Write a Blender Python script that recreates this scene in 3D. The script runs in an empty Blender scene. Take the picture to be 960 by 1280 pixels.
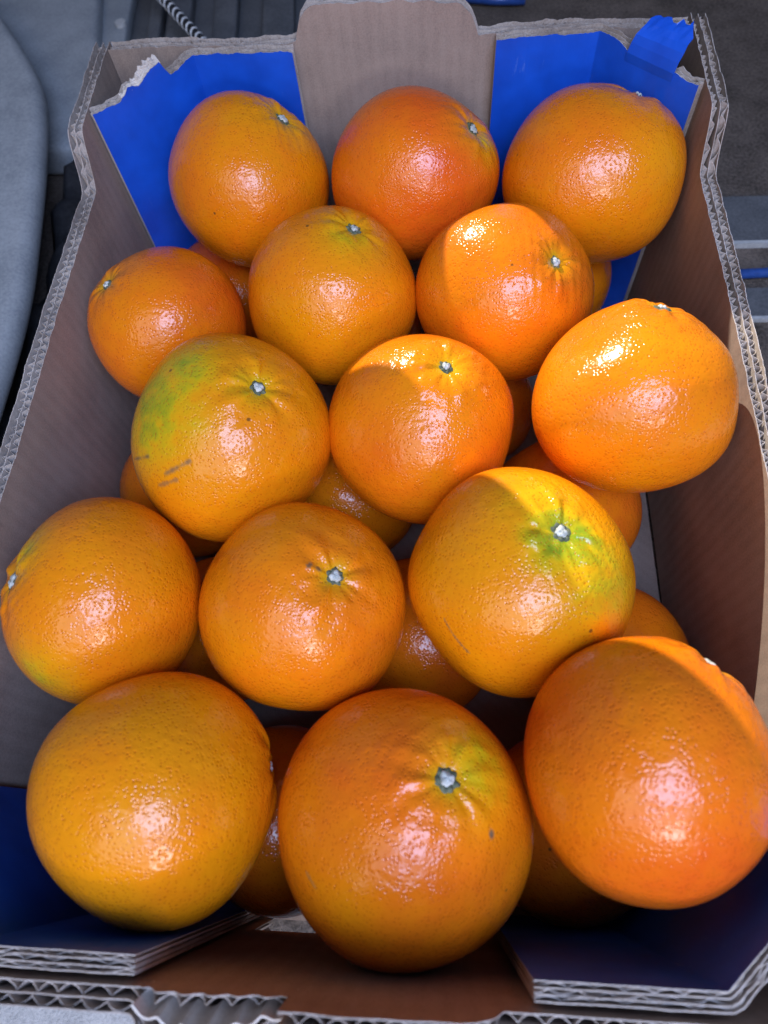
import bpy, bmesh, math, random
import numpy as np
from mathutils import Vector, Matrix

scene = bpy.context.scene
col = scene.collection

# ------------------------------------------------------------------ camera
CAM_POS = Vector((0.17761, 0.0, 0.37394))
RIGHT = Vector((0.99671, 0.04250, -0.06900)).normalized()
FWD = Vector((-0.08052, 0.42309, -0.90250)).normalized()
UPV = RIGHT.cross(FWD).normalized()
RIGHT = FWD.cross(UPV).normalized()
cam_data = bpy.data.cameras.new("camera")
cam = bpy.data.objects.new("camera", cam_data)
col.objects.link(cam)
m = Matrix.Identity(4)
for r in range(3):
    m[r][0] = RIGHT[r]; m[r][1] = UPV[r]; m[r][2] = -FWD[r]; m[r][3] = CAM_POS[r]
cam.matrix_world = m
cam_data.sensor_fit = 'VERTICAL'
cam_data.sensor_height = 36.0
cam_data.sensor_width = 27.0
cam_data.lens = 854.9 / 1280 * 36
cam_data.clip_start = 0.01
cam_data.clip_end = 50
cam_data.dof.use_dof = True
cam_data.dof.focus_distance = 0.30
cam_data.dof.aperture_fstop = 11
scene.camera = cam

# ------------------------------------------------------------------ light
world = bpy.data.worlds.new("World")
scene.world = world
world.use_nodes = True
bg = world.node_tree.nodes["Background"]
bg.inputs[0].default_value = (0.46, 0.55, 0.85, 1)
bg.inputs[1].default_value = 0.10

SUN_AZ = Vector((-0.454, 0.891, 0)).normalized()
SUN_EL = math.radians(33)
SUN_DIR = (SUN_AZ * math.cos(SUN_EL) + Vector((0, 0, math.sin(SUN_EL)))).normalized()
sun_data = bpy.data.lights.new("sun", 'SUN')
sun_data.energy = 5.0
sun_data.angle = math.radians(0.2)
sun_data.color = (1.0, 0.93, 0.80)
sun = bpy.data.objects.new("sun", sun_data)
col.objects.link(sun)
sun.rotation_euler = SUN_DIR.to_track_quat('Z', 'Y').to_euler()
sun.location = (0, 0.5, 1)

def area(name, loc, target, sx, sy, power, color):
    d = bpy.data.lights.new(name, 'AREA')
    d.shape = 'RECTANGLE'; d.size = sx; d.size_y = sy; d.energy = power; d.color = color
    o = bpy.data.objects.new(name, d); col.objects.link(o)
    o.location = loc
    o.rotation_euler = (Vector(loc) - Vector(target)).to_track_quat('Z', 'Y').to_euler()
    return o

# daylight through the open door beside and behind the photographer, with an added warm fill
area("door_daylight", (0.37, -0.29, 0.90), (0.15, 0.15, 0.1), 0.52, 0.38, 7.2, (0.38, 0.56, 1.0))
area("warm_fill", (0.10, -0.75, 1.05), (0.15, 0.2, 0.1), 1.4, 1.0, 7.2, (1.0, 0.93, 0.88))  # broad warm lamp added to lift the diffuse level, not the sky
area("window_daylight", (0.34, -0.52, 0.46), (0.15, 0.12, 0.1), 0.17, 0.11, 0.8, (0.95, 0.92, 1.0))

scene.view_settings.view_transform = 'Standard'
scene.view_settings.look = 'None'
scene.view_settings.exposure = 0.33
scene.view_settings.gamma = 1.0
scene.render.engine = 'CYCLES'
scene.cycles.use_denoising = True
scene.cycles.max_bounces = 6
scene.cycles.use_adaptive_sampling = True
scene.cycles.adaptive_threshold = 0.02
scene.cycles.sample_clamp_indirect = 6

# ------------------------------------------------------------------ helpers
def tag(o, label=None, cat=None, group=None, kind=None):
    if label: o["label"] = label
    if cat: o["category"] = cat
    if group: o["group"] = group
    if kind: o["kind"] = kind
    return o

def empty(name, loc=(0, 0, 0)):
    o = bpy.data.objects.new(name, None); col.objects.link(o); o.location = loc
    o.empty_display_size = 0.02
    return o

def mesh_obj(name, verts, faces, mat, parent=None, smooth=False, loc=None):
    me = bpy.data.meshes.new(name)
    me.from_pydata([tuple(map(float, v)) for v in verts], [], [tuple(map(int, f)) for f in faces])
    bm = bmesh.new(); bm.from_mesh(me)
    bmesh.ops.recalc_face_normals(bm, faces=bm.faces[:])
    bm.to_mesh(me); bm.free()
    if smooth:
        me.polygons.foreach_set("use_smooth", [True] * len(me.polygons))
    me.materials.append(mat)
    o = bpy.data.objects.new(name, me); col.objects.link(o)
    if parent: o.parent = parent
    if loc is not None: o.location = loc
    return o

class MB:
    def __init__(self): self.v = []; self.f = []; self.m = None
    def add(self, v, f):
        b = len(self.v); self.v += [tuple(x) for x in v]
        self.f += [tuple(i + b for i in q) for q in f]
    def box(self, x0, x1, y0, y1, z0, z1):
        self.add([(x0,y0,z0),(x1,y0,z0),(x1,y1,z0),(x0,y1,z0),(x0,y0,z1),(x1,y0,z1),(x1,y1,z1),(x0,y1,z1)],
                 [(0,3,2,1),(4,5,6,7),(0,1,5,4),(1,2,6,5),(2,3,7,6),(3,0,4,7)])
    def sheet(self, path, nrm, off, thick, z0, z1):
        """solid upright ribbon that follows a plan path"""
        n = len(path)
        a = path + nrm * off[:, None]; b = path + nrm * (off + thick)[:, None]
        v = []
        for i in range(n):
            v += [(a[i,0],a[i,1],z0[i]),(b[i,0],b[i,1],z0[i]),(b[i,0],b[i,1],z1[i]),(a[i,0],a[i,1],z1[i])]
        f = []
        for i in range(n - 1):
            p = 4 * i; q = p + 4
            f += [(p, p+3, q+3, q), (p+1, q+1, q+2, p+2), (p+3, p+2, q+2, q+3), (p, q, q+1, p+1)]
        f += [(0,1,2,3), (4*n-4, 4*n-1, 4*n-2, 4*n-3)]
        self.m = (self.m or []) + [0, 1, 1, 1]*(n-1) + [1, 1]
        self.add(v, f)
    def tube(self, pts, rad, seg=10):
        pts = [Vector(p) for p in pts]; n = len(pts); v = []
        for i, p in enumerate(pts):
            t = (pts[min(i+1,n-1)] - pts[max(i-1,0)]).normalized()
            u = t.cross(Vector((0,0,1)));  u = u.normalized() if u.length > 1e-6 else Vector((1,0,0))
            w = t.cross(u)
            for k in range(seg):
                a = 2*math.pi*k/seg
                v.append(p + (u*math.cos(a) + w*math.sin(a))*rad)
        f = []
        for i in range(n-1):
            for k in range(seg):
                k2 = (k+1) % seg
                f.append((i*seg+k, i*seg+k2, (i+1)*seg+k2, (i+1)*seg+k))
        f.append(tuple(range(seg))[::-1]); f.append(tuple((n-1)*seg+k for k in range(seg)))
        self.add(v, f)
    def build(self, name, mat, parent=None, smooth=False):
        return mesh_obj(name, self.v, self.f, mat, parent, smooth)

def smooth_noise(n, step, amp, seed):
    """random walk that is smooth over `step` samples"""
    rng = np.random.default_rng(seed)
    k = int(n/step) + 3
    return np.interp(np.arange(n), np.arange(k)*step, rng.uniform(-1, 1, k)) * amp

# ------------------------------------------------------------------ materials
def new_mat(name):
    mt = bpy.data.materials.new(name); mt.use_nodes = True
    nt = mt.node_tree
    return mt, nt, nt.nodes["Principled BSDF"]

def nd(nt, kind, **kw):
    n = nt.nodes.new(kind)
    for k, v in kw.items():
        if k in n.inputs: n.inputs[k].default_value = v
        else: setattr(n, k, v)
    return n

def ramp(nt, stops, interp='LINEAR'):
    n = nt.nodes.new("ShaderNodeValToRGB"); n.color_ramp.interpolation = interp
    e = n.color_ramp.elements
    while len(e) < len(stops): e.new(0.5)
    for i, (p, c) in enumerate(stops):
        e[i].position = p; e[i].color = (*c, 1) if len(c) == 3 else c
    return n

def mixc(nt, fac, a, b, mode='MIX'):
    n = nt.nodes.new("ShaderNodeMix"); n.data_type = 'RGBA'; n.blend_type = mode
    L = nt.links
    for sock, val in ((0, fac), (6, a), (7, b)):
        if hasattr(val, 'links'): L.new(val, n.inputs[sock])
        elif isinstance(val, tuple): n.inputs[sock].default_value = (*val, 1) if len(val) == 3 else val
        else: n.inputs[sock].default_value = val
    return n.outputs[2]

def math_n(nt, op, a, b=0.0, c=None, clamp=False):
    n = nt.nodes.new("ShaderNodeMath"); n.operation = op; n.use_clamp = clamp
    for i, val in enumerate((a, b) if c is None else (a, b, c)):
        if hasattr(val, 'links'): nt.links.new(val, n.inputs[i])
        else: n.inputs[i].default_value = val
    return n.outputs[0]

def coords(nt, scale=(1, 1, 1), rand=False):
    tc = nt.nodes.new("ShaderNodeTexCoord")
    mp = nt.nodes.new("ShaderNodeMapping"); mp.inputs["Scale"].default_value = scale
    nt.links.new(tc.outputs["Object"], mp.inputs[0])
    if rand:
        oi = nt.nodes.new("ShaderNodeObjectInfo")
        mu = nt.nodes.new("ShaderNodeVectorMath"); mu.operation = 'SCALE'
        mu.inputs[0].default_value = (3.1, 5.7, 2.3)
        nt.links.new(oi.outputs["Random"], mu.inputs["Scale"])
        nt.links.new(mu.outputs[0], mp.inputs["Location"])
    return mp.outputs[0]

def cardboard(name, base, dark, rough=0.9):
    mt, nt, bs = new_mat(name); L = nt.links
    v = coords(nt, (1, 1, 0.12)); v2 = coords(nt)
    n1 = nd(nt, "ShaderNodeTexNoise", Scale=900.0, Detail=2.0); L.new(v, n1.inputs["Vector"])
    n2 = nd(nt, "ShaderNodeTexNoise", Scale=22.0, Detail=5.0, Roughness=0.6); L.new(v2, n2.inputs["Vector"])
    n3 = nd(nt, "ShaderNodeTexNoise", Scale=1300.0, Detail=3.0); L.new(v2, n3.inputs["Vector"])
    sx = nt.nodes.new("ShaderNodeSeparateXYZ"); L.new(v2, sx.inputs[0])
    ph = math_n(nt, 'MULTIPLY', math_n(nt, 'ADD', sx.outputs[0], sx.outputs[1]), 6.2832/0.0068)
    fl = math_n(nt, 'SINE', math_n(nt, 'ADD', ph, math_n(nt, 'MULTIPLY', n2.outputs[0], 3.0)))
    t = math_n(nt, 'ADD', math_n(nt, 'MULTIPLY', n1.outputs[0], 0.10), math_n(nt, 'MULTIPLY', n2.outputs[0], 0.55))
    t = math_n(nt, 'ADD', t, math_n(nt, 'MULTIPLY', n3.outputs[0], 0.35))
    t = math_n(nt, 'ADD', t, math_n(nt, 'MULTIPLY', fl, 0.018))
    r = ramp(nt, [(0.39, dark), (0.60, base)]); L.new(t, r.inputs[0])
    L.new(r.outputs[0], bs.inputs["Base Color"])
    bs.inputs["Roughness"].default_value = rough
    bs.inputs["Specular IOR Level"].default_value = 0.15
    b = nd(nt, "ShaderNodeBump", Strength=0.35, Distance=0.0006)
    L.new(math_n(nt, 'ADD', math_n(nt, 'MULTIPLY', fl, 0.12), math_n(nt, 'ADD', n2.outputs[0], math_n(nt, 'MULTIPLY', n3.outputs[0], 0.35))), b.inputs["Height"])
    L.new(b.outputs[0], bs.inputs["Normal"])
    return mt

M_CARD = cardboard("brown_cardboard", (0.37, 0.285, 0.235), (0.255, 0.193, 0.160))
M_PLY = cardboard("cut_cardboard_edge", (0.53, 0.465, 0.42), (0.31, 0.25, 0.215))
M_TORN = cardboard("torn_pale_paper", (0.70, 0.64, 0.58), (0.52, 0.45, 0.40))
M_OUTER = cardboard("outer_printed_cardboard", (0.10, 0.22, 0.62), (0.06, 0.15, 0.50), 0.6)

def blue_print():
    mt, nt, bs = new_mat("blue_printed_board"); L = nt.links
    v = coords(nt, (1, 1, 0.05)); v2 = coords(nt)
    n1 = nd(nt, "ShaderNodeTexNoise", Scale=300.0, Detail=3.0); L.new(v, n1.inputs["Vector"])
    n2 = nd(nt, "ShaderNodeTexNoise", Scale=60.0, Detail=6.0); L.new(v2, n2.inputs["Vector"])
    r = ramp(nt, [(0.3, (0.004, 0.070, 0.50)), (0.7, (0.006, 0.100, 0.66))])
    L.new(n2.outputs[0], r.inputs[0])
    v3 = coords(nt, (1, 1, 0.25)); n4 = nd(nt, "ShaderNodeTexNoise", Scale=170.0, Detail=5.0, Roughness=0.7); L.new(v3, n4.inputs["Vector"])
    sc = nd(nt, "ShaderNodeMapRange"); L.new(n4.outputs[0], sc.inputs[0]); sc.inputs[1].default_value = 0.66; sc.inputs[2].default_value = 0.78; sc.inputs[4].default_value = 0.55
    L.new(mixc(nt, sc.outputs[0], r.outputs[0], (0.16, 0.28, 0.72)), bs.inputs["Base Color"])
    bs.inputs["Roughness"].default_value = 0.42
    b = nd(nt, "ShaderNodeBump", Strength=0.25, Distance=0.0005)
    L.new(n1.outputs[0], b.inputs["Height"]); L.new(b.outputs[0], bs.inputs["Normal"])
    return mt
M_BLUE = blue_print()

def orange_peel():
    mt, nt, bs = new_mat("orange_peel"); L = nt.links
    v = coords(nt, rand=True)
    def attr(n):
        a = nt.nodes.new("ShaderNodeAttribute"); a.attribute_name = n; return a.outputs["Fac"]
    tint, green, scar = attr("tint"), attr("green"), attr("scar")
    # broad colour drift
    n1 = nd(nt, "ShaderNodeTexNoise", Scale=22.0, Detail=3.0); L.new(v, n1.inputs["Vector"])
    n2 = nd(nt, "ShaderNodeTexNoise", Scale=140.0, Detail=3.0); L.new(v, n2.inputs["Vector"])
    drift = math_n(nt, 'ADD', math_n(nt, 'MULTIPLY', math_n(nt, 'SUBTRACT', n1.outputs[0], 0.5), 1.3),
                   math_n(nt, 'MULTIPLY', math_n(nt, 'SUBTRACT', n2.outputs[0], 0.5), 0.35))
    f = math_n(nt, 'ADD', tint, drift, clamp=True)
    r = ramp(nt, [(0.0, (0.80, 0.268, 0.003)), (0.45, (0.80, 0.196, 0.004)), (1.0, (0.73, 0.105, 0.007))])
    L.new(f, r.inputs[0])
    gr = ramp(nt, [(0.0, (0.78, 0.36, 0.004)), (0.5, (0.62, 0.40, 0.006)), (1.0, (0.24, 0.30, 0.012))])
    g2 = math_n(nt, 'ADD', green, math_n(nt, 'MULTIPLY', math_n(nt, 'MULTIPLY', math_n(nt, 'SUBTRACT', n2.outputs[0], 0.5), 1.7), green), clamp=True)
    L.new(g2, gr.inputs[0])
    c = mixc(nt, math_n(nt, 'MULTIPLY', g2, 1.6, clamp=True), r.outputs[0], gr.outputs[0])
    # oil glands: pits with darker red dots
    vo = nd(nt, "ShaderNodeTexVoronoi", Scale=760.0); L.new(v, vo.inputs["Vector"])
    dot = nd(nt, "ShaderNodeMapRange"); L.new(vo.outputs["Distance"], dot.inputs[0])
    dot.inputs[1].default_value = 0.08; dot.inputs[2].default_value = 0.32
    dot.inputs[3].default_value = 0.66; dot.inputs[4].default_value = 0.0
    c = mixc(nt, dot.outputs[0], c, (0.55, 0.09, 0.003))
    # rare dark specks and pale rub marks
    vs = nd(nt, "ShaderNodeTexVoronoi", Scale=62.0); L.new(v, vs.inputs["Vector"])
    sp = nd(nt, "ShaderNodeMapRange"); L.new(vs.outputs["Distance"], sp.inputs[0])
    sp.inputs[1].default_value = 0.035; sp.inputs[2].default_value = 0.06
    sp.inputs[3].default_value = 1.0; sp.inputs[4].default_value = 0.0
    keep = math_n(nt, 'GREATER_THAN', nt.nodes.new("ShaderNodeSeparateColor").outputs[0], 0.5)
    sep = keep.node.inputs[0].links[0].from_node; L.new(vs.outputs["Color"], sep.inputs[0])
    keep.node.inputs[1].default_value = 0.80
    c = mixc(nt, math_n(nt, 'MULTIPLY', math_n(nt, 'MULTIPLY', sp.outputs[0], keep), 0.8), c, (0.10, 0.045, 0.012))
    c = mixc(nt, scar, c, (0.16, 0.10, 0.05))
    L.new(c, bs.inputs["Base Color"])
    # relief
    n3 = nd(nt, "ShaderNodeTexNoise", Scale=380.0, Detail=1.5); L.new(v, n3.inputs["Vector"])
    pit = nd(nt, "ShaderNodeMapRange"); pit.interpolation_type = 'SMOOTHSTEP'; L.new(vo.outputs["Distance"], pit.inputs[0])
    pit.inputs[1].default_value = 0.0; pit.inputs[2].default_value = 0.55
    mask = nd(nt, "ShaderNodeMapRange"); L.new(n2.outputs[0], mask.inputs[0]); mask.inputs[1].default_value = 0.35; mask.inputs[2].default_value = 0.65
    mask.inputs[3].default_value = 0.25; mask.inputs[4].default_value = 0.85
    n5 = nd(nt, "ShaderNodeTexNoise", Scale=190.0, Detail=1.0); L.new(v, n5.inputs["Vector"])
    h = math_n(nt, 'ADD', math_n(nt, 'MULTIPLY', pit.outputs[0], mask.outputs[0]), math_n(nt, 'ADD', math_n(nt, 'MULTIPLY', n3.outputs[0], 0.55), math_n(nt, 'MULTIPLY', n5.outputs[0], 0.8)))
    b = nd(nt, "ShaderNodeBump", Strength=0.50, Distance=0.0005); L.new(h, b.inputs["Height"])
    L.new(b.outputs[0], bs.inputs["Normal"])
    rr = nd(nt, "ShaderNodeMapRange"); L.new(n1.outputs[0], rr.inputs[0])
    rr.inputs[3].default_value = 0.14; rr.inputs[4].default_value = 0.24
    L.new(math_n(nt, 'ADD', rr.outputs[0], math_n(nt, 'MULTIPLY', scar, 0.4)), bs.inputs["Roughness"])
    bs.inputs["Specular IOR Level"].default_value = 0.5
    return mt
M_PEEL = orange_peel()

def plain(name, c1, c2, scale, rough, bump=0.3, dist=0.0005, spec=0.3):
    mt, nt, bs = new_mat(name); L = nt.links
    v = coords(nt, rand=True)
    n1 = nd(nt, "ShaderNodeTexNoise", Scale=scale, Detail=3.0, Roughness=0.65); L.new(v, n1.inputs["Vector"])
    n2 = nd(nt, "ShaderNodeTexNoise", Scale=scale*0.07, Detail=4.0); L.new(v, n2.inputs["Vector"])
    s = math_n(nt, 'ADD', math_n(nt, 'MULTIPLY', n1.outputs[0], 0.55), math_n(nt, 'MULTIPLY', n2.outputs[0], 0.45))
    r = ramp(nt, [(0.36, c1), (0.64, c2)]); L.new(s, r.inputs[0])
    L.new(r.outputs[0], bs.inputs["Base Color"])
    bs.inputs["Roughness"].default_value = rough
    bs.inputs["Specular IOR Level"].default_value = spec
    b = nd(nt, "ShaderNodeBump", Strength=bump, Distance=dist); L.new(n1.outputs[0], b.inputs["Height"])
    L.new(b.outputs[0], bs.inputs["Normal"])
    return mt

M_CALYX = plain("dry_green_calyx", (0.045, 0.06, 0.035), (0.16, 0.17, 0.11), 900, 0.75, 0.6)
M_STEM = plain("pale_stem_scar", (0.30, 0.31, 0.27), (0.72, 0.72, 0.68), 700, 0.7, 0.7)
M_CARPET = plain("dark_carpet", (0.055, 0.045, 0.038), (0.19, 0.150, 0.125), 420, 0.95, 0.8, 0.002, 0.1)
M_PLASTIC = plain("grey_plastic_trim", (0.23, 0.25, 0.27), (0.33, 0.35, 0.37), 500, 0.55, 0.25)
M_PLASTIC_L = plain("pale_grey_plastic", (0.25, 0.27, 0.29), (0.40, 0.42, 0.44), 500, 0.6, 0.25)
M_DARK = plain("black_rubber", (0.012, 0.012, 0.014), (0.035, 0.035, 0.04), 300, 0.7, 0.3)
M_RIB = plain("dark_grey_plastic", (0.075, 0.078, 0.085), (0.15, 0.152, 0.16), 500, 0.6, 0.2)
M_BLOCKER = plain("blocker_grey", (0.10, 0.10, 0.11), (0.17, 0.17, 0.18), 900, 0.95, 0.6, 0.001, 0.1)
M_CONC = plain("pale_grey_sill", (0.34, 0.34, 0.34), (0.58, 0.57, 0.56), 700, 0.9, 0.7, 0.0015, 0.2)
M_METAL = plain("worn_pale_metal", (0.38, 0.38, 0.38), (0.55, 0.55, 0.54), 500, 0.45, 0.2)
M_BLUEPL = plain("blue_plastic", (0.015, 0.05, 0.20), (0.03, 0.09, 0.34), 300, 0.3, 0.1, 0.0003, 0.5)
M_WHITE = plain("white_cord", (0.6, 0.6, 0.6), (0.8, 0.8, 0.8), 800, 0.6, 0.3)

# ------------------------------------------------------------------ ground and what stands around the box
GZ = -0.0085
g = MB(); g.box(-2.5, 2.5, -0.062, 2.5, GZ - 0.05, GZ)
tag(g.build("carpet_floor", M_CARPET), kind="structure")
g = MB(); g.box(-2.5, 2.5, -2.5, -0.0625, GZ - 0.05, GZ + 0.004)
tag(g.build("sill_floor", M_CONC), kind="structure")

def prism(name, poly, z0, z1, mat, parent=None, bevel=0.0, seg=4):
    n = len(poly)
    v = [(x, y, z0) for x, y in poly] + [(x, y, z1) for x, y in poly]
    f = [tuple(range(n))[::-1], tuple(range(n, 2*n))] + [(i, (i+1) % n, n+(i+1) % n, n+i) for i in range(n)]
    o = mesh_obj(name, v, f, mat, parent)
    if bevel:
        b = o.modifiers.new("bevel", 'BEVEL'); b.width = bevel; b.segments = seg; b.limit_method = 'ANGLE'
        b.angle_limit = math.radians(50)
        o.data.polygons.foreach_set("use_smooth", [True] * len(o.data.polygons))
    return o

# light grey seat trim to the left of the box
def spline(pts, n=6):
    out = []
    P = [Vector(p) for p in pts]
    for i in range(len(P) - 1):
        p0, p1, p2, p3 = P[max(i-1, 0)], P[i], P[i+1], P[min(i+2, len(P)-1)]
        for k in range(n):
            t = k / n
            out.append(0.5*((2*p1) + (p2-p0)*t + (2*p0-5*p1+4*p2-p3)*t*t + (3*p1-p0-3*p2+p3)*t**3))
    out.append(P[-1]); return [tuple(p) for p in out]

edge = spline([(-0.26, 0.68), (-0.20, 0.615), (-0.159, 0.557), (-0.137, 0.52), (-0.124, 0.486), (-0.108, 0.42), (-0.096, 0.357), (-0.087, 0.301), (-0.083, 0.233), (-0.082, 0.10), (-0.082, -0.05)])
trim = prism("seat_trim", edge + [(-0.7, -0.05), (-0.7, 0.68)], 0.040, 0.06, M_PLASTIC_L, None, 0.009, 5)
prism("trim_base", [(-0.69, -0.04), (-0.69, 0.60), (-0.24, 0.60), (-0.18, 0.50), (-0.15, 0.40), (-0.13, 0.30), (-0.125, -0.04)], GZ, 0.0405, M_DARK, trim)
tag(trim, "pale grey curved plastic seat trim at left edge beside the box", "seat trim")

back = prism("trim_panel", [(-0.60, 0.72), (-0.60, 0.488), (-0.142, 0.488), (-0.106, 0.487), (-0.118, 0.545), (-0.126, 0.60), (-0.150, 0.72)], GZ, 0.02, M_PLASTIC_L, None, 0.006, 3)
tag(back, "flat grey plastic panel behind the curved trim at upper left", "panel")

# folded dark cloth on the floor between trim and box
def cloth():
    nx, ny = 26, 40; v = []; f = []
    for j in range(ny):
        for i in range(nx):
            x = -0.115 + 0.10*i/(nx-1); y = 0.02 + 0.46*j/(ny-1)
            z = 0.012 + 0.010*math.sin(90*x + 38*y + 2*math.sin(20*y)) + 0.005*math.sin(140*y - 60*x)
            v.append((x, y, z))
    for j in range(ny-1):
        for i in range(nx-1):
            a = j*nx+i; f.append((a, a+1, a+nx+1, a+nx))
    o = mesh_obj("dark_cloth", v, f, M_DARK, None, True)
    s = o.modifiers.new("solid", 'SOLIDIFY'); s.thickness = 0.002
    return o
tag(cloth(), "black folded cloth on the floor between grey trim and box", "cloth")

# ribbed panel and cable beyond the far wall
rp = empty("ribbed_panel", (-0.05, 0.70, GZ))
def rib_part(name, x0, x1, z0, z1, mat):
    o = prism(name, [(x0+0.05, -0.12), (x1+0.05, -0.12), (x1+0.05-0.018, 0.06), (x0+0.05-0.018, 0.06)], z0, z1, mat, rp, 0.002, 2); return o
rib_part("base_plate", -0.160, 0.062, 0.0005, 0.004, M_RIB)
for x0, x1 in ((-0.150, -0.108), (-0.088, -0.076), (-0.070, -0.048), (-0.026, -0.004), (0.020, 0.050)):
    rib_part("rib", x0, x1, 0.0042, 0.016, M_PLASTIC if x0 in (-0.150,) else M_RIB)
m_ = MB(); m_.tube([(-0.072, -0.03, 0.0165), (-0.072, -0.03, 0.020)], 0.005, 14); m_.build("screw_cap", M_METAL, rp)
tag(rp, "dark ribbed plastic panel beyond the far left corner of the box", "panel")

p0, p1 = Vector((-0.120, 0.728, 0.035)), Vector((-0.010, 0.573, 0.035))
cable = MB(); cable.tube([p0.lerp(p1, t/10) for t in range(11)], 0.0040, 10)
cb = cable.build("cable", M_DARK, None, True)
st = MB(); pts = []
ax = (p1-p0).normalized(); u = ax.cross(Vector((0,0,1))).normalized(); w = ax.cross(u)
L_ = (p1-p0).length
for k in range(161):
    t = k/160; a = 2*math.pi*t*L_/0.009
    pts.append(p0.lerp(p1, t) + (u*math.cos(a)+w*math.sin(a))*0.0036)
st.tube(pts, 0.0013, 6); st.build("white_strand", M_WHITE, cb, True)
tag(cb, "black cable with white twisted strand behind far wall at top left", "cable")

# strips of the step to the right of the box
s_ = MB(); s_.box(0.33, 1.2, 0.395, 0.440, GZ + 0.0005, GZ + 0.004)
o = s_.build("step_strip", M_RIB); tag(o, "dark grey plastic step strip right of box, nearest the far corner", "strip")
l_ = MB(); l_.box(0.33, 1.2, 0.3915, 0.3945, GZ + 0.0005, GZ + 0.005); l_.build("pale_edge", M_METAL, o)
s_ = MB(); s_.box(0.33, 1.2, 0.327, 0.352, GZ + 0.0005, GZ + 0.003)
o = s_.build("step_strip", M_RIB); tag(o, "dark grey step strip right of box, in front of the blue rod", "strip")
l_ = MB(); l_.box(0.33, 1.2, 0.3238, 0.3265, GZ + 0.0005, GZ + 0.004); l_.build("pale_edge", M_METAL, o)
b_ = MB(); b_.tube([(0.33, 0.360, -0.003), (0.6, 0.372, -0.003), (1.2, 0.398, -0.003)], 0.0034, 12)
tag(b_.build("blue_rod", M_BLUEPL, None, True), "shiny blue plastic rod on floor right of the box", "rod")
b_ = MB(); b_.tube([(0.195, 0.705, -0.002), (0.225, 0.699, -0.002), (0.252, 0.697, -0.002)], 0.004, 10)
tag(b_.build("blue_rod", M_BLUEPL, None, True), "short blue plastic rod behind the tab at top of photo", "rod")

# ------------------------------------------------------------------ the cardboard box
W, Y0, Y1 = 0.300, -0.040, 0.368
ZR, ZC = 0.137, 0.161
TW = 0.0078
box = empty("cardboard_box", (0.15, 0.164, GZ))
tag(box, "open brown cardboard fruit box with blue corner flaps full of oranges", "box")
BO = Vector(box.location)
def bpart(mb, name, mat, parent, smooth=False):
    off = BO if parent is box else BO
    mb.v = [(x-BO.x, y-BO.y, z-BO.z) for x, y, z in mb.v]
    return mb.build(name, mat, parent, smooth)

def resample(pts, ds):
    out = [np.array(pts[0], float)]
    P = np.array(pts, float); seg = np.linalg.norm(np.diff(P, axis=0), axis=1)
    S = np.concatenate([[0], np.cumsum(seg)]); n = max(2, int(round(S[-1]/ds)) + 1)
    s = np.linspace(0, S[-1], n)
    return np.stack([np.interp(s, S, P[:, 0]), np.interp(s, S, P[:, 1])], 1), s

def normals(path, left):
    t = np.gradient(path, axis=0); t /= np.linalg.norm(t, axis=1)[:, None]
    n = np.stack([-t[:, 1], t[:, 0]], 1)
    return n if left else -n

def board(name, pts, left, rows, ztop, zbot, in_mat, out_mat, seed, lam=0.0068, gap=None, rough=0.0005, start=0.0, crush=None):
    """a corrugated board: liners and wavy fluting, stacked outwards from the plan path"""
    path, s = resample(pts, 0.00062); n = len(s)
    nr = normals(path, left)
    zt = np.array([ztop(v, path[i]) for i, v in enumerate(s)]); zb = np.array([zbot(v, path[i]) for i, v in enumerate(s)])
    gp = np.zeros(n) if gap is None else np.array([gap(v, path[i]) for i, v in enumerate(s)])
    one = np.ones(n); o = start; th = 0.00034
    jit = lambda k, a=1.0: smooth_noise(n, 9, rough*a, seed*31+k) + smooth_noise(n, 2, rough*0.35*a, seed*57+k)
    inner = MB(); inner.sheet(path, nr, one*o, one*th, zb, zt + jit(0))
    wall = bpart(inner, name, in_mat, box)
    wall.data.materials.append(M_PLY)
    wall.data.polygons.foreach_set("material_index", inner.m)      # print only on the inside face
    flut = MB(); mids = MB(); o += th
    for k, h in enumerate(rows):
        ph = seed*1.7 + k*2.1
        lam_k = lam*(1.0 + 0.06*k)
        ss = s + smooth_noise(n, 26, 0.0016, seed*11+k)
        wave = np.abs(np.cos(np.pi*ss/lam_k + ph))**0.8 if (seed + k) % 2 else 1 - np.abs(np.cos(np.pi*ss/lam_k + ph))**0.8
        wave = np.clip(wave + smooth_noise(n, 14, 0.10, seed*71+k), 0, 1)
        base = o + (gp if k > 0 else 0*gp)
        cr = 0.0 if crush is None else np.array([crush(p) for p in path])
        flut.sheet(path, nr, base + wave*(h-0.00028), one*0.00028, zb, zt + jit(10+k, 1.6) - 0.0007 - cr - np.abs(smooth_noise(n, 30, 0.0012, seed*13+k)))
        o += h
        last = k == len(rows)-1
        (mids if not last else mids).sheet(path, nr, one*o + gp, one*th, zb, zt + jit(20+k, 1.2) - (0.0 if last else 0.0004))
        o += th
    bpart(flut, "fluting", M_PLY, wall)
    bpart(mids, "liner", out_mat, wall)
    return wall

def sst(a, b, x):
    t = min(1, max(0, (x-a)/(b-a))); return t*t*(3-2*t)

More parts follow.
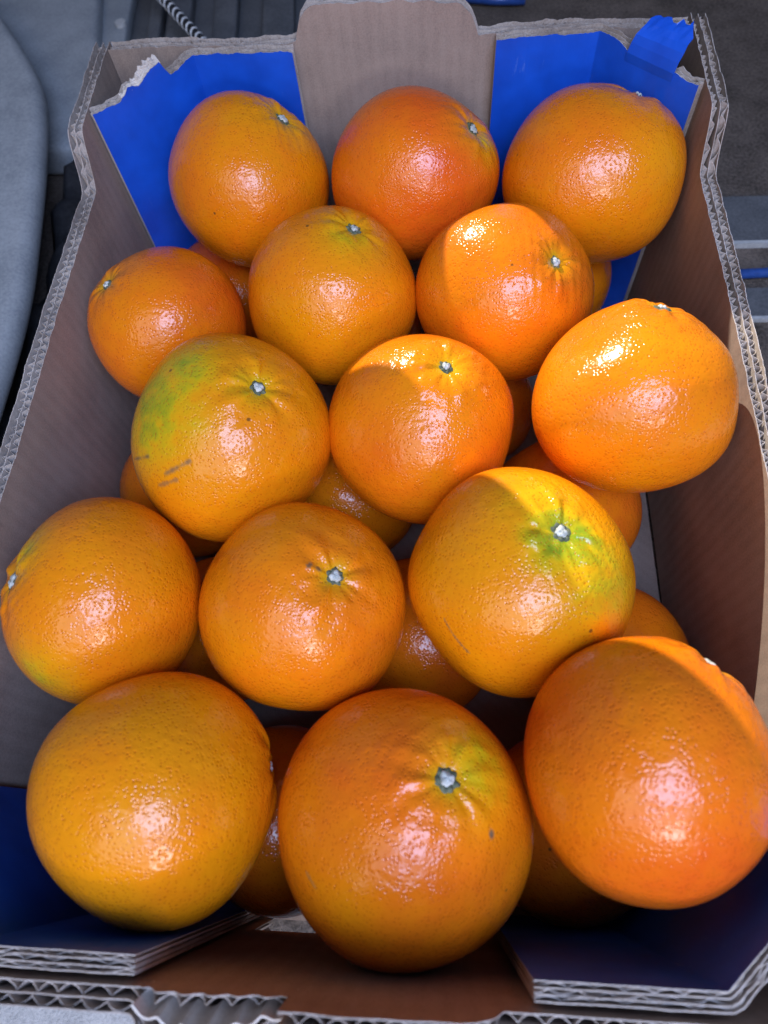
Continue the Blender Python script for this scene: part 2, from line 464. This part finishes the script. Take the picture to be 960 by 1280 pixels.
# side walls: low in the middle, tall at the corners
def side_top(p):
    y = p[1]
    up_far = sst(0.290, 0.309, y); up_near = 1 - sst(0.008, 0.026, y)
    return ZR + (ZC-ZR)*max(up_far, up_near) + 0.0006*math.sin(y*37)
flat0 = lambda s, p: 0.0002
def side_crush(p): return 0.0009*sst(0.312, 0.318, p[1])
ya, yb = Y0 - TW, Y1 + TW
board("side_wall", [(0, ya), (0.0008, 0.16), (0, yb)], True, (0.0034, 0.0032), lambda s, p: side_top(p), flat0, M_CARD, M_PLY, 1, lam=0.0044, crush=side_crush)
board("side_wall", [(W, ya), (W+0.0012, 0.16), (W, yb)], False, (0.0034, 0.0032), lambda s, p: side_top(p), flat0, M_CARD, M_PLY, 2, lam=0.0044, crush=side_crush)

def tab_top(x, a=0.1015, b=0.1950, h=0.0165):
    if x < a or x > b: return ZC
    d = min(x-a, b-x)
    side = 0.010*(d/0.0035)**0.8 if d < 0.0035 else 0.010 + (h-0.010)*math.sin(min(1, (d-0.0035)/0.010)*math.pi/2)
    return ZC + side + 0.0007*math.sin(x*130) + 0.0005*math.sin(x*410+1)
board("end_wall", [(0.0006, Y1), (W-0.0006, Y1)], True, (0.0034, 0.0032), lambda s, p: tab_top(p[0]) + 0.0009*math.sin(p[0]*60), flat0, M_CARD, M_PLY, 3, lam=0.005)

# near wall with a vent at its foot and a delaminated, torn tab
def near_top(s, p):
    x = p[0]
    z = tab_top(x)
    if 0.100 < x < 0.140:
        z = ZC + 0.004*sst(0.100, 0.106, x) - 0.003*sst(0.118, 0.138, x) + 0.0012*math.sin(x*900)
    return z
def near_gap(s, p):
    x = p[0]; return 0.0075*sst(0.097, 0.106, x)*(1-sst(0.124, 0.141, x))
def near_bot(s, p):
    return 0.040 if 0.101 < p[0] < 0.146 else 0.0002
board("end_wall", [(0.0006, Y0), (W-0.0006, Y0)], False, (0.0027, 0.0025), near_top, near_bot, M_CARD, M_PLY, 4, gap=near_gap)

fl = MB(); fl.box(0.0, W, Y0, Y1, GZ + 0.0005, 0.0); bpart(fl, "bottom_panel", M_CARD, box)

# blue corner flaps
def prof(pairs):
    xs = np.array([a for a, b in pairs]); zs = np.array([b for a, b in pairs])
    return lambda s, p: float(np.interp(s, xs, zs))
FT = (0.0026, 0.0024)
L1 = 0.052
flap_fl = board("corner_flap", [(0.100, 0.3608), (0.048, 0.3608), (0.0032, 0.318)], False, FT,
      prof([(0, .1605), (L1-.012, .1612), (L1+.003, .1612), (L1+.0106, .1585), (L1+.0154, .1588), (L1+.0174, .1625), (L1+.0191, .1668), (L1+.0250, .1655), (L1+.0341, .1612), (L1+.040, .1625), (L1+.0425, .1600), (L1+.046, .1590), (L1+.062, .1600)]),
      flat0, M_BLUE, M_PLY, 5, rough=0.0007)
flap_fr = board("corner_flap", [(0.204, 0.3608), (0.254, 0.3608), (0.2968, 0.3222)], True, FT,
      prof([(0, .1615), (.03, .1628), (.052, .1632), (.058, .1636), (.066, .1618), (.069, .1600), (.092, .1590), (.0945, .1605), (.101, .1592), (.109, .1600)]),
      flat0, M_BLUE, M_PLY, 6, rough=0.0007)
FN = (0.0012, 0.0012, 0.0011)
board("corner_flap", [(0.0972, -0.0328), (0.048, -0.0328), (0.0032, 0.010)], True, FN,
      prof([(0, .1612), (.05, .1608), (.11, .1605)]), flat0, M_BLUE, M_PLY, 7, lam=0.0074, rough=0.0006)
board("corner_flap", [(0.2030, -0.0328), (0.2515, -0.0328), (0.2968, 0.010)], False, FN,
      prof([(0, .1612), (.05, .1610), (.11, .1605)]), flat0, M_BLUE, M_PLY, 8, lam=0.0074, rough=0.0006)

def torn_strip(name, rows, thick, mat, parent, jag, seed, crinkle=0.0):
    """a strip of torn board: rows of 3D points across its width, given thickness and a ragged end"""
    rng = random.Random(seed); v = []; f = []
    R = []
    for a, b in rows:
        a = Vector(a); b = Vector(b); R.append([a.lerp(b, k/10) for k in range(11)])
    for k in range(11): R[-1][k] = R[-1][k] + (R[-1][k]-R[-2][k])*rng.uniform(-jag, jag)
    n = len(R)
    grid = np.array([[tuple(p) for p in row] for row in R])
    du = np.gradient(grid, axis=0); dv = np.gradient(grid, axis=1)
    nn = np.cross(du, dv); nn /= np.linalg.norm(nn, axis=2)[:, :, None] + 1e-12
    if crinkle:
        grid = grid + nn*np.array([[rng.uniform(-crinkle, crinkle) for k in range(11)] for i in range(n)])[:, :, None]*np.clip(np.arange(n)/3.0 - 0.7, 0, 1)[:, None, None]
        if n > 4:
            for i in range(3, n):
                for k in (0, 10): grid[i, k] += dv[i, k]*rng.uniform(-0.5, 0.5)
    g2 = grid + nn*thick
    v = [tuple(p) for p in grid.reshape(-1, 3)] + [tuple(p) for p in g2.reshape(-1, 3)]
    N = n*11
    for i in range(n-1):
        for k in range(10):
            a = i*11+k; f.append((a, a+1, a+12, a+11)); f.append((N+a, N+a+11, N+a+12, N+a+1))
        a = i*11; f.append((a, a+11, N+a+11, N+a)); a = i*11+10; f.append((a, N+a, N+a+11, a+11))
    for k in range(10):
        f.append((k, N+k, N+k+1, k+1)); a = (n-1)*11+k; f.append((a, a+1, N+a+1, N+a))
    mb = MB(); mb.add(v, f)
    return bpart(mb, name, mat, parent, False)

# blue strip bent back over the far right corner
dv_ = Vector((0.2968-0.254, 0.3222-0.3608, 0)).normalized(); nv_ = Vector((dv_.y*-1, dv_.x, 0))
if nv_.y < 0: nv_ = -nv_
base = Vector((0.254, 0.3608, 0))
def dp(s, z, back): return tuple(base + dv_*s + nv_*back + Vector((0, 0, z)))
torn_strip("bent_strip", [(dp(.0170, .1560, .0004), dp(.0438, .1560, .0004)), (dp(.0176, .1605, -.0002), dp(.0442, .1602, -.0002)), (dp(.0184, .1650, .0004), dp(.0446, .1650, .0004)),
                          (dp(.0192, .1685, .0014), dp(.0450, .1692, .0012)), (dp(.0202, .1705, .0030), dp(.0452, .1722, .0026)),
                          (dp(.0210, .1722, .0048), dp(.0450, .1745, .0044)), (dp(.0218, .1735, .0070), dp(.0440, .1762, .0066)), (dp(.0230, .1744, .0092), dp(.0426, .1774, .0088))],
           -0.0005, M_BLUE, flap_fr, 0.7, 3, 0.0002)
# pale torn paper on the far left flap
tp = []
for k in range(26):
    t = k/25; a = .0185 + .0255*t
    z0 = float(np.interp(a, [.0185, .025, .0341, .039, .0425, .046], [.1668, .1655, .1612, .1622, .1600, .1590]))
    z1 = z0 + 0.0022*math.sin(math.pi*min(1, t*1.1+0.15)) + 0.0006*math.sin(k*2.1)
    wd = 0.0052*(0.55 + 0.45*math.sin(math.pi*(0.15+0.75*t))) + 0.0008*math.sin(k*1.3)
    tp.append(tuple(tuple(Vector((0.048, 0.3608, 0)) + Vector((-0.723, -0.691, 0))*a + Vector((-0.691, 0.723, 0))*b + Vector((0, 0, z))) for b, z in ((0.0002, z0 - 0.0012), (wd, z1))))
torn_strip("torn_paper", tp, 0.0011, M_TORN, flap_fl, 0.3, 5, 0.00055)

# curled scalloped liner on the torn near tab
rows = []
for k in range(41):
    t = k/40; x = 0.1005 + 0.040*t
    sc = 0.0016*abs(math.sin(t*math.pi*6))
    z = 0.1655 - 0.002*t
    y = -0.0412 - 0.0034*math.sin(math.pi*min(1, t*1.15)) - sc
    rows.append(((x, y + 0.0014, z - 0.012), (x, y - 0.0016, z + 0.0012 - sc*0.4)))
torn_strip("curled_liner", rows, 0.0006, M_TORN, box, 0.0, 9)

# ------------------------------------------------------------------ oranges
bm = bmesh.new(); bmesh.ops.create_icosphere(bm, subdivisions=7, radius=1.0)
ICO7_V = np.array([tuple(v.co) for v in bm.verts]); ICO7_F = [tuple(v.index for v in f.verts) for f in bm.faces]; bm.free()
bm = bmesh.new(); bmesh.ops.create_icosphere(bm, subdivisions=6, radius=1.0)
ICO6_V = np.array([tuple(v.co) for v in bm.verts]); ICO6_F = [tuple(v.index for v in f.verts) for f in bm.faces]; bm.free()
RV, UV_, FV = (np.array(tuple(x)) for x in (RIGHT, UPV, FWD))

def unit(v):
    v = np.array(v, float); return v/np.linalg.norm(v)

def make_orange(center, R, ax, ay, stem, label, tint, seed, greens=(), scars=(), bumps=(), dimple=0.075, ribs=0.012, neck=0.0, lump=1.0, hi=True, calyx=True, group=None):
    rng = np.random.default_rng(seed)
    u = ICO7_V if hi else ICO6_V; F = ICO7_F if hi else ICO6_F
    # random spin so that no two meshes share a pattern
    s = unit(stem)
    a = unit(np.cross(s, (0.3, 0.2, 0.9) if abs(s[2]) < 0.95 else (1, 0, 0))); b = np.cross(s, a)
    ct = np.clip(u @ s, -1, 1); th = np.arccos(ct); ph = np.arctan2(u @ b, u @ a)
    k = np.ones(len(u))
    for i in range(7):                                   # uneven, slightly lumpy fruit
        d = unit(rng.normal(size=3)); fr = rng.uniform(1.2, 3.6)
        k += lump*rng.uniform(0.006, 0.014)*np.cos(fr*(u @ d)*1.6 + rng.uniform(0, 6.28))
    k += -0.022*ct**2 + 0.008
    for d, amp, wd in bumps:
        k += amp*np.exp(-(np.arccos(np.clip(u @ unit(d), -1, 1))/wd)**2)
    n = rng.integers(5, 9); p0 = rng.uniform(0, 6.28)
    wob = np.cos(n*ph + p0) + 0.6*np.cos((n+3)*ph + p0*2.3) + 0.5*np.cos(3*ph + p0*1.3)
    k += neck*np.exp(-((th-0.30)/0.20)**2)
    k += 0.65*ribs*wob*np.exp(-((th-0.26)/0.17)**2)
    k += 0.0045*np.cos(u @ unit(rng.normal(size=3))*38 + p0)*np.cos(u @ unit(rng.normal(size=3))*29)*np.exp(-((th-0.32)/0.22)**2)
    k -= dimple*np.exp(-(th/0.16)**2)
    k += 0.004*np.cos(14*ph + p0)*np.exp(-((th-0.2)/0.10)**2)
    k -= 0.02*np.exp(-((np.pi-th)/0.12)**2)
    pos = u*k[:, None]
    cx = pos @ RV; cy = pos @ UV_
    pos = pos + np.outer(cx*(ax-1), RV) + np.outer(cy*(ay-1), UV_)
    pos = pos*R
    me = bpy.data.meshes.new("orange")
    me.from_pydata(pos.tolist(), [], F)
    me.polygons.foreach_set("use_smooth", [True]*len(me.polygons))
    g = np.zeros(len(u))
    for d, rad, amt in greens:
        ang = np.arccos(np.clip(u @ unit(d), -1, 1)); g = np.maximum(g, amt*np.exp(-(ang/rad)**2))
    if calyx: g = np.maximum(g, 0.55*np.exp(-(th/0.17)**2))
    sc = np.zeros(len(u))
    for d0, d1, wd, amt in scars:
        A, B = unit(d0), unit(d1); t = np.clip(((u-A) @ (B-A))/max(1e-9, (B-A) @ (B-A)), 0, 1)
        dist = np.linalg.norm(u - (A + t[:, None]*(B-A)), axis=1) + 0.25*wd*np.cos(t*9) + 0.15*wd*np.cos(t*31)
        sc = np.maximum(sc, amt*np.clip(1.5 - dist/wd, 0, 1))
    for nm, arr in (("green", g), ("scar", sc), ("tint", np.full(len(u), tint))):
        at = me.attributes.new(nm, 'FLOAT', 'POINT'); at.data.foreach_set("value", arr.astype(np.float32))
    me.materials.append(M_PEEL)
    o = bpy.data.objects.new("orange", me); col.objects.link(o); o.location = center
    tag(o, label, "orange", group)
    if calyx:
        i0 = int(np.argmax(ct)); top = pos[i0]
        sv = Vector(s); q = sv.to_track_quat('Z', 'Y').to_matrix()
        r0 = 0.0036*rng.uniform(0.78, 1.22); rs_ = rng.uniform(0.75, 1.15); ang0 = rng.uniform(0, 6.28)
        # star shaped calyx: low ring with ragged lobes
        v = []; f = []; NS = 40
        for rr, zz in ((0.42, 0.0004), (0.55, 0.0011), (0.80, 0.0010), (1.0, 0.0003), (0.95, -0.0012)):
            for i in range(NS):
                t = 2*math.pi*i/NS
                lobe = 1 + (0.09*math.cos(5*t+ang0) + 0.07*math.cos(8*t+ang0*3) + 0.04*math.cos(13*t))*(rr > 0.7)
                v.append(q @ Vector((math.cos(t)*r0*rr*lobe, math.sin(t)*r0*rr*lobe, zz + 0.0003*math.sin(7*t+ang0))) + Vector(top))
        for j in range(4):
            for i in range(NS):
                i2 = (i+1) % NS; f.append((j*NS+i, j*NS+i2, (j+1)*NS+i2, (j+1)*NS+i))
        f.append(tuple(range(NS))[::-1]); f.append(tuple(4*NS+i for i in range(NS)))
        c = mesh_obj("calyx", v, f, M_CALYX, o, True)
        v = []; f = []; NS = 20
        for rr, zz in ((0.62, 0.0002), (0.60, 0.0014), (0.42, 0.0019), (0.14, 0.0018)):
            for i in range(NS):
                t = 2*math.pi*i/NS; w_ = 1 + 0.13*math.cos(3*t+ang0) + 0.06*math.cos(7*t+ang0)
                v.append(q @ Vector((math.cos(t)*r0*rr*w_*rs_, math.sin(t)*r0*rr*w_*rs_, zz + 0.00025*math.cos(4*t+ang0))) + Vector(top))
        for j in range(3):
            for i in range(NS):
                i2 = (i+1) % NS; f.append((j*NS+i, j*NS+i2, (j+1)*NS+i2, (j+1)*NS+i))
        f.append(tuple(range(NS))[::-1]); f.append(tuple(3*NS+i for i in range(NS)))
        mesh_obj("stem_scar", v, f, M_STEM, c, True)
    return o

def vd(x, y):
    """direction on the side that faces the photographer's place, x right and y up"""
    z = math.sqrt(max(0, 1-x*x-y*y)); return tuple(RV*x + UV_*y - FV*z)

TOPS = [
    dict(center=(0.0725, 0.3179, 0.1171), R=.0431, ax=1.0, ay=1.0, stem=(0.593, 0.232, 0.771), tint=.30, seed=1,
         label="orange in the far left corner against the blue flap", greens=[((.593, .232, .771), .35, .35)]),
    dict(center=(0.1629, 0.3182, 0.1186), R=.0429, ax=1.04, ay=.965, stem=(0.703, -0.074, 0.707), tint=.78, seed=2,
         label="reddish orange in the middle of the far row below the brown tab", greens=[((.77, -.138, .623), .35, .45)]),
    dict(center=(0.2539, 0.3127, 0.1188), R=.0443, ax=1.02, ay=.98, stem=(0.43, 0.42, 0.80), tint=.33, seed=3,
         label="large orange in the far right corner against the blue flap", dimple=.05),
    dict(center=(0.1217, 0.2451, 0.1092), R=.0428, ax=.991, ay=1.01, stem=(0.392, 0.214, 0.895), tint=.22, seed=4,
         label="orange in second row, between far left corner orange and the sunlit centre orange", greens=[((.353, .067, .933), .38, .5)]),
    dict(center=(0.2074, 0.2421, 0.1107), R=.0420, ax=1.015, ay=.986, stem=(0.525, -0.257, 0.811), tint=.45, seed=5, neck=.015,
         label="orange with sunlit upper left, just below the reddish far row orange"),
    dict(center=(0.0403, 0.2271, 0.1082), R=.0384, ax=.997, ay=1.003, stem=(-0.55, 0.02, 0.83), tint=.62, seed=6,
         label="small shaded orange against the left wall, stem turned to the wall"),
    dict(center=(0.2579, 0.1694, 0.1258), R=.0404, ax=1.018, ay=.983, stem=(0.19, 0.63, 0.75), tint=.36, seed=7,
         label="lopsided sunlit orange against the right wall", neck=.02, dimple=.05,
         bumps=[(vd(-.85, -.25), .07, .5), (vd(-.66, .62), -.10, .42), (vd(.70, .45), .02, .4), (vd(.92, -.05), -.04, .35), (vd(.05, .88), .03, .35), (vd(.65, -.60), .03, .4)]),
    dict(center=(0.0836, 0.1582, 0.1141), R=.0444, ax=.975, ay=1.026, stem=(0.524, 0.045, 0.851), tint=.20, seed=8, ribs=.016,
         label="orange with green patch and brown scratches, left of the centre",
         greens=[((-.50, -.20, .84), .52, .80), ((-.25, .10, .96), .44, .68), ((-.2, .2, .96), .16, .75), ((-.1, -.35, .93), .35, .42), ((.40, .0, .9), .25, .5)],
         scars=[((-.373, -.728, .575), (-.10, -.68, .72), .019, .75), ((-.776, -.479, .410), (-.56, -.56, .60), .014, .85), ((-.459, -.768, .447), (-.254, -.782, .569), .018, .6)]),
    dict(center=(0.1687, 0.1685, 0.1054), R=.0426, ax=.995, ay=1.005, stem=(0.28, 0.125, 0.952), tint=.50, seed=9, neck=.030, dimple=.06,
         label="orange in the middle of the box, sunlit on top round a raised stem"),
    dict(center=(0.0416, 0.0803, 0.113), R=.0398, ax=.958, ay=1.043, stem=(-0.70, -0.02, 0.71), tint=.34, seed=10, ribs=.02,
         label="orange cut by the left edge of the photo, stem facing left", greens=[((-.253, -.83, .497), .35, .45), ((-.503, .213, .837), .3, .5)]),
    dict(center=(0.123, 0.0825, 0.107), R=.0421, ax=.99, ay=1.01, stem=(0.436, -0.006, 0.9), tint=.40, seed=11, ribs=.016,
         label="shaded orange in fourth row, between the left edge orange and the green topped one",
         scars=[((.199, .025, .98), (.216, .056, .975), .018, .9), ((.270, .040, .962), (.297, .029, .954), .016, .9)]),
    dict(center=(0.2096, 0.0942, 0.1122), R=.0441, ax=.991, ay=1.009, stem=(0.282, 0.097, 0.954), tint=.10, seed=12, ribs=.016,
         label="large yellowish orange with bright green skin round its stem",
         greens=[((.24, .02, .96), .34, 1.0), ((.42, .0, .9), .30, .9), ((.60, -.25, .75), .50, .55), ((.10, .35, .93), .45, .42)],
         scars=[((-.672, -.537, .510), (-.58, -.67, .46), .007, .8), ((-.58, -.67, .46), (-.476, -.773, .419), .009, .8)]),
    dict(center=(0.0793, 0.0093, 0.1178), R=.0420, ax=1.004, ay=.996, stem=(0.944, 0.272, -0.186), tint=.10, seed=13, lump=.45,
         label="yellow orange without visible stem in the near left corner", bumps=[(vd(-.64, -.64), -.055, .5), (vd(.64, .64), -.05, .5), (vd(-.66, .60), .035, .45), (vd(.62, -.66), .04, .45)]),
    dict(center=(0.1666, 0.0047, 0.1114), R=.0438, ax=.985, ay=1.015, stem=(0.346, 0.246, 0.906), tint=.55, seed=14, ribs=.010, dimple=.065,
         label="big orange in the middle of the nearest row, wrinkled round its stem",
         greens=[((.56, .362, .745), .36, .55)], scars=[((-.663, -.386, .641), (-.591, -.471, .655), .012, .5), ((.656, -.077, .750), (.668, -.106, .737), .020, 1.0)]),
    dict(center=(0.2441, 0.023, 0.1346), R=.0398, ax=.963, ay=1.038, stem=(0.535, 0.747, 0.395), tint=.70, seed=15, lump=.55,
         label="deep orange fruit in the near right corner, only its rim sunlit", neck=.02, dimple=.05, bumps=[(vd(.62, -.64), -.045, .5), (vd(-.64, .62), -.03, .5), (vd(-.62, -.62), .035, .45)]),
]
for t in TOPS: make_orange(**t)

LOW = [
    ((0.0405, 0.1715, 0.0395), .0395, "lower orange showing by the left wall under the scratched green orange"),
    ((0.0398, 0.3067, 0.0393), .0389, "lower orange peeking out under the far left corner orange"),
    ((0.2460, 0.3216, 0.0385), .0383, "lower orange peeking out under the far right corner orange"),
    ((0.2425, 0.1599, 0.0394), .0394, "lower orange showing under the lopsided sunlit orange by right wall"),
    ((0.2590, 0.0793, 0.0386), .0384, "lower orange by right wall, above the near right corner orange"),
    ((0.1686, 0.0889, 0.0394), .0394, "lower orange showing between fourth row and the big nearest orange"),
    ((0.1271, 0.1667, 0.0379), .0379, "lower orange in the gap left of the middle orange"),
    ((0.0670, 0.0905, 0.0379), .0379, "dark lower orange in the gap right of the left edge orange"),
    ((0.1082, 0.0042, 0.0393), .0392, "dark lower orange between the yellow near left orange and big orange"),
    ((0.2348, 0.0073, 0.0395), .0393, "lower orange between the big nearest orange and near right corner one"),
    ((0.1990, 0.2280, 0.0335), .0335, "small lower orange in the gap between middle orange and lopsided one"),
    ((0.1269, 0.2895, 0.0395), .0395, "lower orange hidden below the second row at far left"),
]
for i, (c, r, lab) in enumerate(LOW):
    rr = random.Random(100+i)
    st = unit((rr.uniform(-1, 1), rr.uniform(-1, 1), -0.4))
    make_orange(c, r*0.995, 1, 1, st, lab, 0.35 + 0.4*rr.random(), 50+i, hi=False, calyx=False, group="oranges in the lower layer", dimple=.04)

# ------------------------------------------------------------------ unseen slabs added to keep the sun off most of the box

A_ = SUN_AZ; E1 = Vector((A_.y, -A_.x, 0)); D_ = 0.95
def zt_(v, D_=D_): return (v + math.sin(SUN_EL)*D_)/math.cos(SUN_EL)
def shade_slab(name, poly, thick, mat, parent=None, D_=D_):
    """upright slab that stands across the sun's path; poly = (sideways, height) outline"""
    n = len(poly); v = []
    for t in (0.0, thick):
        for u_, z in poly:
            p = E1*u_ + A_*(D_ + t); v.append((p.x, p.y, z))
    f = [tuple(range(n)), tuple(range(n, 2*n))[::-1]] + [(i, (i+1) % n, n+(i+1) % n, n+i) for i in range(n)]
    return mesh_obj(name, v, f, mat, parent)
G1 = GZ + 0.001
DS = D_ + 0.08
sb = shade_slab("low_sun_blocker", [(0.10, G1)] + [(u_, zt_(v_, DS)) for u_, v_ in ((.10, .055), (.24, .056), (.252, .055), (.266, .050), (.276, .042), (.30, .036), (.312, .046), (.322, .088), (.36, .088), (.375, .096), (.60, .115), (1.0, .115))] + [(1.0, G1)], 0.07, M_BLOCKER, None, DS)  # added out of view, top edge cut to the shadow line on the far oranges
tag(sb, "unseen low grey slab added beyond the box to shade its far row", "sun blocker")
pl_ = shade_slab("tall_sun_blocker", [(-0.9, G1), (0.1955, G1)] + [(u_, zt_(v_)) for u_, v_ in ((.1955, .030), (.2005, .063), (.2030, .080), (.2065, .092), (.2210, .112), (.2300, .134), (.2330, .155), (.2365, .185), (.255, .24))] + [(0.35, 1.5), (-0.9, 1.5)], 0.06, M_PLASTIC)  # added blocker out of view, slanted edge shaped to bound the sun patches
tag(pl_, "unseen tall grey slab added beyond the box to shade its left side", "pillar")
